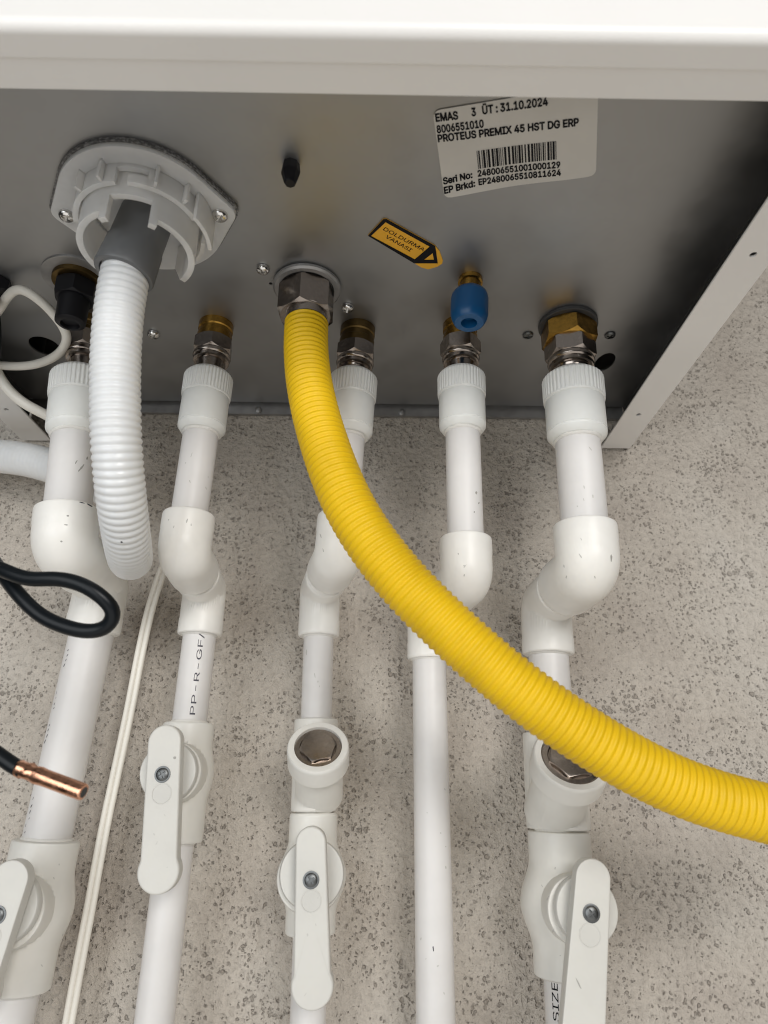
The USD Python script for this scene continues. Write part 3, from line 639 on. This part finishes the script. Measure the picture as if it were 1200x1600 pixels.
# ------------------------------------------------------------------ small stains and pen marks on the plastic
def mark(path, px, py, w, h, ang=0, mat='ink'):
    """a thin stain lying on the part at `path`, where the picture shows it"""
    pr = stage.GetPrimAtPath(path); me = UsdGeom.Mesh(pr); root = '/' + '/'.join(path.strip('/').split('/')[:2])
    V_ = np.array(me.GetPointsAttr().Get(), float) + ORG.get(root, 0); F_ = np.array(me.GetFaceVertexIndicesAttr().Get()).reshape(-1, 3)
    def hit(x, y):
        D_ = nrm(R @ np.array([x - 600, y - 800, F])); a, b, c = V_[F_[:, 0]], V_[F_[:, 1]], V_[F_[:, 2]]
        e1, e2 = b - a, c - a; p = np.cross(D_, e2); det = (e1 * p).sum(1); det[abs(det) < 1e-14] = 1e-14
        t_ = C - a; u = (t_ * p).sum(1) / det; q = np.cross(t_, e1); v_ = (q @ D_) / det; t = (e2 * q).sum(1) / det
        ok = (u >= -1e-6) & (v_ >= -1e-6) & (u + v_ <= 1 + 1e-6) & (t > .05)
        if not ok.any(): return None
        k = np.where(ok)[0][np.argmin(t[ok])]; n = nrm(np.cross(e1[k], e2[k])); n = n if n @ D_ < 0 else -n
        return C + D_ * t[k] + n * .00012
    pts = []; rr = random.Random(int(px * 7 + py))
    ca, sa = math.cos(ang), math.sin(ang)
    for i in range(14):
        th = 2 * math.pi * i / 14; k = rr.uniform(.75, 1.1); x, y = w / 2 * math.cos(th) * k, h / 2 * math.sin(th) * k
        pts.append(hit(px + x * ca - y * sa, py + x * sa + y * ca))
    c0 = hit(px, py)
    if c0 is None or any(p is None for p in pts): return
    t = trimesh.Trimesh([c0] + pts, [[0, i + 1, (i + 1) % 14 + 1] for i in range(14)], process=False)
    if (t.face_normals @ (C - c0)).sum() < 0: t.invert()
    part(root, 'stain', t, mat, smooth=False)
P = [PIPES[i][0] for i in range(5)]
wr_ = random.Random(21)
for k, nm, x0, x1, y0, y1, cnt in ((1, 'pipe', 290, 330, 690, 780, 5), (1, 'pipe_002', 225, 275, 1330, 1560, 6), (2, 'pipe_002', 478, 516, 1010, 1110, 4), (3, 'pipe_002', 655, 698, 1060, 1560, 9), (4, 'pipe', 880, 935, 700, 795, 5),
                                   (1, 'elbow', 258, 320, 810, 890, 4), (2, 'elbow', 500, 530, 810, 880, 3), (3, 'elbow', 695, 755, 840, 920, 4), (4, 'elbow', 880, 950, 820, 920, 5),
                                   (4, 'valve_body', 830, 885, 1310, 1500, 5), (0, 'valve_body', 50, 100, 1320, 1520, 4), (2, 'handle', 470, 508, 1400, 1560, 4), (1, 'handle', 228, 270, 1240, 1380, 4)):
    for _ in range(cnt):
        mark(P[k] + '/' + nm, wr_.uniform(x0, x1), wr_.uniform(y0, y1), wr_.uniform(1.2, 2.6), wr_.uniform(2, 9), wr_.uniform(-.7, .7), 'smear')
mark(P[1] + '/elbow', 250.5, 815, 5, 9, .2)
mark(P[0] + '/elbow', 128, 785.5, 10, 1.6, .25, 'pinkink'); mark(P[0] + '/elbow', 140, 789.5, 12, 2.0, .5, 'pinkink')
for x, y, w, h in ((106, 806, 4, 3), (103, 820, 7, 2), (96, 846, 4, 3)): mark(P[0] + '/elbow', x, y, w, h, .1, 'scuff')
for x, y, w, h, a in ((127, 731, 3, 16, .7), (119, 722, 2, 9, .5), (136, 716, 3, 5, .3)): mark(P[0] + '/pipe', x, y, w, h, a, 'scuff')
for x, y, w, h, a in ((744, 770, 3, 5, 0), (748, 786, 2, 4, .4), (741, 800, 2, 3, .2), (731, 650, 3, 2, 0)): mark(P[3] + '/pipe', x, y, w, h, a, 'scuff')
mark(P[3] + '/pipe_002', 677, 1482, 2, 10, -.1, 'pinkink')
mark(Hs + '/hose', 190, 847, 4, 2.5, .2)
mark(P[1] + '/handle', 273, 1184, 5, 5, 0, 'scuff')
mark(P[4] + '/handle', 904, 1537, 2, 22, -.45, 'scuff')
for x, y, w, h in ((955, 872, 3, 12), (893, 640, 2, 3)): mark(P[4] + '/elbow', x, y, w, h, 0, 'scuff')
